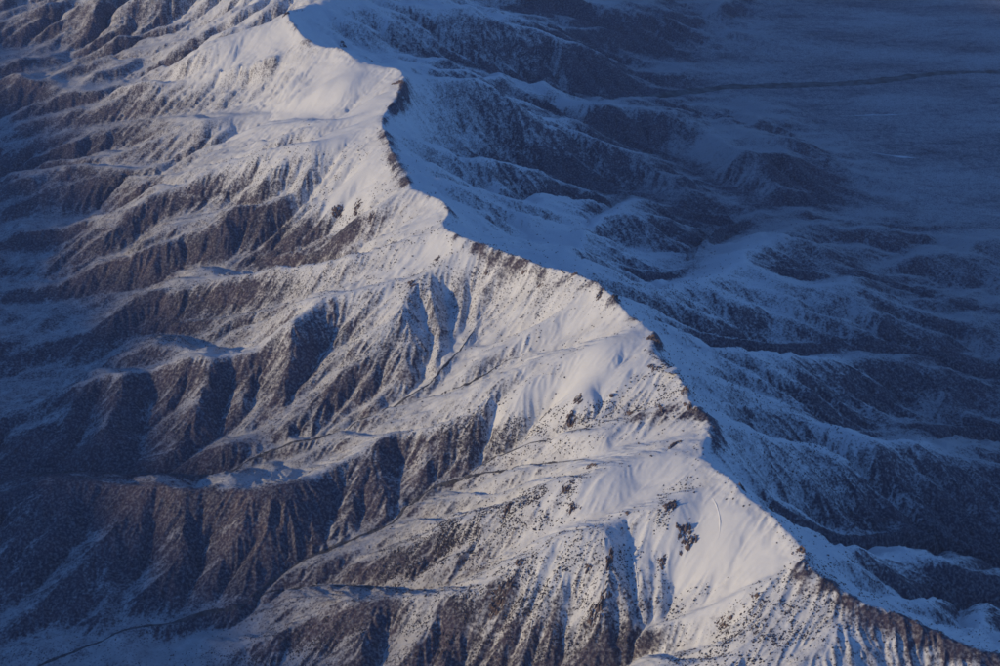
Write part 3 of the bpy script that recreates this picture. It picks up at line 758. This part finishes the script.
for ox, oy, wid, length, hgt, n, label in OUTCROPS:
    g = np.array([bilerp(GX_, np.array([ox]), np.array([oy]))[0], bilerp(GY_, np.array([ox]), np.array([oy]))[0]])
    g = g / (np.linalg.norm(g) + 1e-6); sd = np.array([-g[1], g[0]])
    z00 = ground_z(ox, oy)[0]
    seed = int(abs(ox) * 3 + abs(oy)) % 9973
    if 'boulder' in label:
        p3 = ICO2_V.copy()
        for _ in range(9):
            nn = rng.normal(size=3); nn /= np.linalg.norm(nn); dd = rng.uniform(0.5, 0.85)
            p3 = p3 - np.clip(p3 @ nn - dd, 0, None)[:, None] * nn
        p3 = p3 * np.array([wid, length, hgt]) * 0.9
        p3[:, 2] += hgt * 0.25
        vv, ff = p3.tolist(), ICO2_F
    else:
        # one craggy knoll of bedrock: many knobs standing out of the snow, joined below it
        K = 30
        uu, vv_ = np.meshgrid(np.linspace(-1.25, 1.25, K), np.linspace(-1.25, 1.25, K))
        lx = (uu * wid).ravel(); ly = (vv_ * length).ravel()
        lx = lx + rng.normal(0, wid * 0.02, lx.shape); ly = ly + rng.normal(0, length * 0.02, ly.shape)
        wxx = ox + sd[0] * lx + g[0] * ly; wyy = oy + sd[1] * lx + g[1] * ly
        gz = ground_z(wxx, wyy)
        rad = np.sqrt(uu ** 2 + vv_ ** 2).ravel()
        body = 1 - rad + 0.9 * fbm(lx + seed, ly * 0.7, 46, 3, 601)
        knob = np.abs(fbm(lx - seed, ly * 0.7 + seed, 24, 3, 607)) * 2.2
        hh = hgt * (1.5 * np.clip(body, -0.3, 0.8) * (0.05 + 1.25 * knob) - 0.30)
        hh = np.where(rad > 1.12, -12.0, np.maximum(hh, -12.0))
        vv = np.stack([wxx - ox, wyy - oy, gz - z00 + hh], 1).tolist()
        ff = [(i * K + j, i * K + j + 1, (i + 1) * K + j + 1, (i + 1) * K + j) for i in range(K - 1) for j in range(K - 1)]
    me = bpy.data.meshes.new('rock_outcrop'); me.from_pydata(vv, [], ff)
    me.materials.append(ROCK)
    o = bpy.data.objects.new('boulder' if 'boulder' in label else 'rock_outcrop', me); sc.collection.objects.link(o)
    o.location = (ox, oy, z00)
    tag(o, label, 'boulder' if 'boulder' in label else 'rock outcrop', None, 'rock outcrops on the ridge')

# loose stones and bushes poking out of the thin snow
SPECKLE = [(564,10831,282,379,1.6), (1321,10900,200,261,0.6), (299,9734,376,214,2.0), (-306,9864,462,268,3.0), (-535,9724,463,208,3.0), (71,8928,433,378,3.0), (628,8747,424,462,2.5), (1270,9047,177,440,2.0), (-430,8848,584,370,2.5), (-1475,9071,601,284,2.5), (535,12470,534,400,0.8), (-186,13068,372,424,0.8), (-746,13047,279,670,1.5), (-1567,13796,784,452,1.5), (-2528,14105,809,718,2.0), (-3358,14050,610,696,2.0), (-1807,15270,639,748,2.0), (-2645,15888,663,900,2.0), (165,10947,495,249,1.2), (-249,11015,498,251,2.0), (953,10665,477,148,1.0), (1985,8297,402,351,1.5), (1581,8134,402,255,2.0), (-1369,12472,456,602,1.5), (2194,11372,506,799,1.2), (2650,10521,483,469,1.2), (1933,13482,580,514,0.8), (-244,18052,738,1424,0.6), (1397,12984,372,495,1.0)]
def scatter(name, x, y, smin, smax, flat, mat, label, cat):
    n = len(x)
    z = ground_z(x, y)
    base = np.array([(1, 0, 0), (0, 1, 0), (-1, 0, 0), (0, -1, 0), (0, 0, 1), (0, 0, -1)], float)
    fc = np.array([(0, 1, 4), (1, 2, 4), (2, 3, 4), (3, 0, 4)], int)
    r = smin + (smax - smin) * rng.random(n) ** 3.0
    a = rng.random(n) * 6.283
    P = base[None, :5] * (0.7 + 0.6 * rng.random((n, 5, 1)))
    P[:, :4, 2] = -0.25
    ca, sa = np.cos(a)[:, None], np.sin(a)[:, None]
    X = (P[:, :, 0] * ca - P[:, :, 1] * sa) * r[:, None] + x[:, None]
    Y = (P[:, :, 0] * sa + P[:, :, 1] * ca) * r[:, None] + y[:, None]
    Z = P[:, :, 2] * r[:, None] * flat + z[:, None]
    co = np.stack([X, Y, Z], 2).reshape(-1, 3).astype(np.float32)
    q = (np.arange(n)[:, None, None] * 5 + fc[None]).reshape(-1)
    me = bpy.data.meshes.new(name)
    me.vertices.add(len(co)); me.vertices.foreach_set('co', co.ravel())
    me.loops.add(len(q)); me.loops.foreach_set('vertex_index', q.astype(np.int32))
    me.polygons.add(len(q) // 3); me.polygons.foreach_set('loop_start', np.arange(0, len(q), 3, dtype=np.int32))
    me.update(calc_edges=True); me.materials.append(mat)
    o = bpy.data.objects.new(name, me); sc.collection.objects.link(o)
    return tag(o, label, cat, 'stuff')

STONE = dark_material('dark_stone', (0.05, 0.04, 0.045), (0.12, 0.09, 0.085), 1 / 60)
xs, ys = [], []
for cx, cy_, rx, ry, wt in SPECKLE:
    n = int(wt * 2000)
    xs.append(cx + rng.normal(0, 0.6, n) * rx); ys.append(cy_ + rng.normal(0, 0.6, n) * ry)
n = 45000
tt = rng.uniform(-0.42, 0.42, n); yy = rng.uniform(17000 ** -0.5, 7000 ** -0.5, n) ** -2.0
xs.append(yy * tt); ys.append(yy)
xs = np.concatenate(xs); ys = np.concatenate(ys)
zz, mm = terrain(xs, ys)
clump = fbm(xs, ys, 160, 3, 401)
keep = (rng.random(len(xs)) < np.clip(0.55 + 2.2 * clump, 0.03, 1)) & (mm['sm'] < 0.25 + 0.2 * rng.random(len(xs))) & (mm['zb'] > 250)
keep &= (mm['cav'] > -1.2)
scatter('scattered_rocks', xs[keep], ys[keep], 2.2, 10.5, 0.8, STONE, 'loose stones and bushes dotting the snowy slopes', 'rocks')

# ------------------------------------------------------------------ streams, river, ice, snow lips
BRUSH = dark_material('streamside_brush', (0.03, 0.028, 0.034), (0.11, 0.11, 0.13), 1 / 40)
BANK = dark_material('river_brush', (0.03, 0.032, 0.036), (0.13, 0.135, 0.145), 1 / 160)
ICE = dark_material('pond_ice', (0.42, 0.45, 0.50), (0.66, 0.69, 0.73), 1 / 150)
SNOWLIP = dark_material('packed_snow', (0.80, 0.81, 0.83), (0.84, 0.85, 0.87), 1 / 60)

def resample(pts, step):
    p = np.array(pts, float)
    # smooth corners
    for _ in range(2):
        q = np.empty((2 * len(p) - 2, p.shape[1])); q[0::2] = 0.75 * p[:-1] + 0.25 * p[1:]; q[1::2] = 0.25 * p[:-1] + 0.75 * p[1:]
        p = np.vstack([p[:1], q, p[-1:]])
    d = np.concatenate([[0], np.cumsum(np.hypot(*np.diff(p[:, :2], axis=0).T))])
    s = np.arange(0, d[-1], step)
    return np.stack([np.interp(s, d, p[:, 0]), np.interp(s, d, p[:, 1])], 1), s

def ribbon(name, pts, width, lift, step, mat, label, cat, unwarp=True, crown=0.0, seed=0, kind='structure', taper=False, wn_=160):
    c, s = resample(pts, step)
    if unwarp:
        for _ in range(3):
            wx = 45 * fbm(c[:, 0], c[:, 1], 700, 3, 91); wy = 45 * fbm(c[:, 0], c[:, 1], 700, 3, 97)
            c0, _s = resample(pts, step); c = c0 - np.stack([wx, wy], 1)
    tn = np.gradient(c, axis=0); tn /= np.linalg.norm(tn, axis=1)[:, None] + 1e-9
    nr = np.stack([-tn[:, 1], tn[:, 0]], 1)
    K = 5
    wv = width * (0.5 + 1.0 * np.clip(0.5 + 1.1 * fbm(s, s * 0 + seed * 31.7, wn_, 3, 501), 0.05, 1.2)) * (0.35 + 0.65 * smooth(0, 600, s))
    if taper:
        wv = wv * np.clip(np.minimum(s, s[-1] - s) / (0.3 * s[-1]), 0.1, 1)
    vv = []
    for q in range(K):
        u = q / (K - 1) * 2 - 1
        jit = 0.25 * wv * fbm(s, s * 0 + q * 11 + seed, 70, 2, 511) * (abs(u) > 0.9)
        pxy = c + nr * (u * wv * 0.5 + jit)[:, None]
        zz = ground_z(pxy[:, 0], pxy[:, 1]) + lift * (1 if abs(u) < 0.9 else 0.2) + crown * (1 - u * u) * (wv / width)
        vv.append(np.concatenate([pxy, zz[:, None]], 1))
    vv = np.stack(vv, 1); n = len(c)
    i, q = np.meshgrid(np.arange(n - 1), np.arange(K - 1), indexing='ij')
    a = (i * K + q).ravel()
    me = bpy.data.meshes.new(name)
    me.from_pydata(vv.reshape(-1, 3).tolist(), [], np.stack([a, a + 1, a + K + 1, a + K], 1).tolist())
    for p_ in me.polygons: p_.use_smooth = True
    me.materials.append(mat)
    o = bpy.data.objects.new(name, me); sc.collection.objects.link(o)
    return tag(o, label, cat, kind)

for key, first, wd, label in (('V1', 3, 27, 'long dark brush-lined stream winding down the widest valley'),
                              ('V0', 3, 12, 'short dark stream above the bare brown spur'),
                              ('V2', 6, 22, 'dark stream joining the long stream from the snowy trough'),
                              ('VA', 3, 24, 'dark stream from the fan of gullies round the long dark spur'),
                              ('VA2', 2, 15, 'thin dark stream below the smooth bowl'),
                              ('B', 1, 15, 'thin dark stream in the gully of the shaded face')):
    ribbon('stream', VALLEYS[key][first:-2] if key == 'B' else VALLEYS[key][first:], wd, 2.5, 20, BRUSH, label, 'stream', seed=len(key) + wd)
RIVER = [(1595,21211),(2219,22045),(2876,22589),(3386,23003),(4022,23128),(4663,23246),(5293,23291),(5782,23394),(6296,23592),(6816,23788),(7317,23886),(7953,23886),(8923,23935),(10393,24034),(12862,24189),(15439,24497)]
ribbon('river', RIVER, 200, 4.0, 60, BANK, 'dark tree-lined river leaving the hills and crossing the plain', 'river', unwarp=False, seed=3, wn_=1500)
DRIFTS = [
    ([(1471,9352),(1516,9315),(1540,9214),(1551,9110),(1542,9020),(1522,8948)], 14, 6, 'curved wind lip of snow on the triangular snow field'),
    ([(932,9125),(940,9010),(961,8875),(967,8727)], 15, 7, 'pale snow lip along the curved gully'),
    ([(241,8948),(233,8855),(225,8714),(182,8610)], 13, 6, 'pale snow streak down the face beside the dark cliff'),
]
for pts, wd, hh, label in DRIFTS:
    ribbon('snow_drift', pts, wd, 0.5, 8, SNOWLIP, label, 'snow drift', unwarp=False, crown=hh, seed=wd, kind=None, taper=True)['group'] = 'wind lips of snow'
PONDS = [
    ([(4985,21845),(5237,21849),(5499,21900),(5766,21904),(6043,21950)], 55, 'long thin strip of ice on the plain below the river'),
    ([(5115,20351),(5269,20287),(5437,20231),(5599,20207),(5742,20169)], 110, 'short bright ice patch at the edge of the plain'),
]
for pts, wd, label in PONDS:
    ribbon('frozen_pond', pts, wd, 4.0, 12, ICE, label, 'ice', unwarp=False, seed=wd, taper=True, wn_=420)

# the land round about, out to the horizon
def outer_ground():
    ts = np.concatenate([-np.geomspace(14, 0.785, 40), np.linspace(-0.785, 0.785, 40)[1:-1], np.geomspace(0.785, 14, 40)])
    ys = np.concatenate([[-150000, -60000, -20000, -6000, -1000, 2000, 4500], np.geomspace(5700, 31500, 90), np.geomspace(34000, 250000, 24)])
    rr = np.maximum(np.abs(ys), 6000)
    x = rr[:, None] * ts[None, :]; y = np.repeat(ys[:, None], len(ts), 1)
    z = terrain(x.ravel(), y.ravel())[0].reshape(x.shape).astype(float)
    far = np.clip(np.hypot(np.maximum(0, np.abs(x) - X1), np.maximum(0, np.maximum(y - Y1, Y0 - y))) / 12000, 0, 1)
    z = z * (1 - far) + far * (80 + 90 * fbm(x.ravel(), y.ravel(), 9000, 3, 81).reshape(x.shape))
    inner = (np.abs(ts)[None, :] < 0.79) & (ys[:, None] > 5650) & (ys[:, None] < 31600)
    z = z - np.where(inner, 30.0, 0.0)
    ny, nx = x.shape
    ia = np.searchsorted(ys, 5700 - 1); ib = np.searchsorted(ys, 31500 - 1)
    ja = 39; jb = 39 + 39
    faces = [(i * nx + j, i * nx + j + 1, (i + 1) * nx + j + 1, (i + 1) * nx + j)
             for i in range(ny - 1) for j in range(nx - 1) if not (ia <= i < ib and ja <= j < jb)]
    me = bpy.data.meshes.new('ground')
    me.from_pydata(np.stack([x.ravel(), y.ravel(), z.ravel()], 1).tolist(), [], faces)
    for p_ in me.polygons: p_.use_smooth = True
    at = me.attributes.new('snow', 'FLOAT', 'POINT'); at.data.foreach_set('value', np.full(x.size, 0.4, np.float32))
    at = me.attributes.new('packed', 'FLOAT', 'POINT')
    at = me.attributes.new('depth', 'FLOAT', 'POINT'); at.data.foreach_set('value', np.full(x.size, 0.55, np.float32))
    at = me.attributes.new('mottle', 'FLOAT', 'POINT'); at.data.foreach_set('value', np.full(x.size, 0.45, np.float32))
    me.materials.append(MAT)
    o = bpy.data.objects.new('ground', me); sc.collection.objects.link(o)
    tag(o, 'snow-dusted land round the ridge reaching to the horizon', 'ground', 'structure')
outer_ground()

# a range added out of view on the sunny side, to shade the low ground
def shade_range():
    ux, uy = sx, sy                       # towards the sun
    px_, py_ = -uy, ux
    cx, cy_ = -2600 + ux * 19000, 12500 + uy * 19000
    a = np.linspace(-34000, 34000, 341); b = np.linspace(-7800, 7800, 79)
    A, B = np.meshgrid(a, b)
    x = cx + px_ * A + ux * B; y = cy_ + py_ * A + uy * B
    crest = 3680 + 0.012 * A + 420 * fbm(A.ravel(), A.ravel() * 0, 5200, 3, 301).reshape(A.shape)
    f = np.clip(1 - np.abs(B + 700 * fbm(A.ravel(), B.ravel() * 0 + 9, 4000, 3, 305).reshape(A.shape)) / 7800, 0, 1)
    z = 60 + crest * f ** 1.15 + 260 * fbm(A.ravel(), B.ravel(), 1500, 5, 309).reshape(A.shape) * f ** 0.5 * (1 - f) * 2.5 - 160 * (1 - smooth(0, 0.06, f))
    z = z * np.clip((34000 - np.abs(A)) / 6000, 0, 1)
    ny, nx = A.shape
    i, j = np.meshgrid(np.arange(ny - 1), np.arange(nx - 1), indexing='ij')
    q = (i * nx + j).ravel()
    me = bpy.data.meshes.new('unseen_range')
    me.from_pydata(np.stack([x.ravel(), y.ravel(), z.ravel()], 1).tolist(), [], np.stack([q, q + 1, q + nx + 1, q + nx], 1).tolist())
    for p_ in me.polygons: p_.use_smooth = True
    for nm, v_ in (('snow', 0.55), ('depth', 0.8), ('mottle', 1.0)):
        at = me.attributes.new(nm, 'FLOAT', 'POINT'); at.data.foreach_set('value', np.full(A.size, v_, np.float32))
    me.materials.append(MAT)
    o = bpy.data.objects.new('unseen_range', me); sc.collection.objects.link(o)
    tag(o, 'unseen range added to shade the low ground on the sunny side', 'mountains', 'structure')
shade_range()

# ------------------------------------------------------------------ haze
def haze():
    x0, x1, y0, y1, z0, z1 = -100000, 100000, -160000, 260000, -300, 8100
    v = [(x, y, z) for z in (z0, z1) for y in (y0, y1) for x in (x0, x1)]
    f = [(0, 2, 3, 1), (4, 5, 7, 6), (0, 1, 5, 4), (2, 6, 7, 3), (0, 4, 6, 2), (1, 3, 7, 5)]
    me = bpy.data.meshes.new('haze'); me.from_pydata(v, [], f)
    m, nt = nodes('haze_air')
    out = N(nt, 'ShaderNodeOutputMaterial')
    vol = N(nt, 'ShaderNodeVolumePrincipled', Density=5e-6)
    vol.inputs['Color'].default_value = (0.36, 0.52, 1.0, 1)
    nt.links.new(vol.outputs[0], out.inputs['Volume'])
    me.materials.append(m)
    o = bpy.data.objects.new('haze', me); sc.collection.objects.link(o)
    tag(o, 'thin blue haze over the whole land', 'haze', 'stuff')
haze()
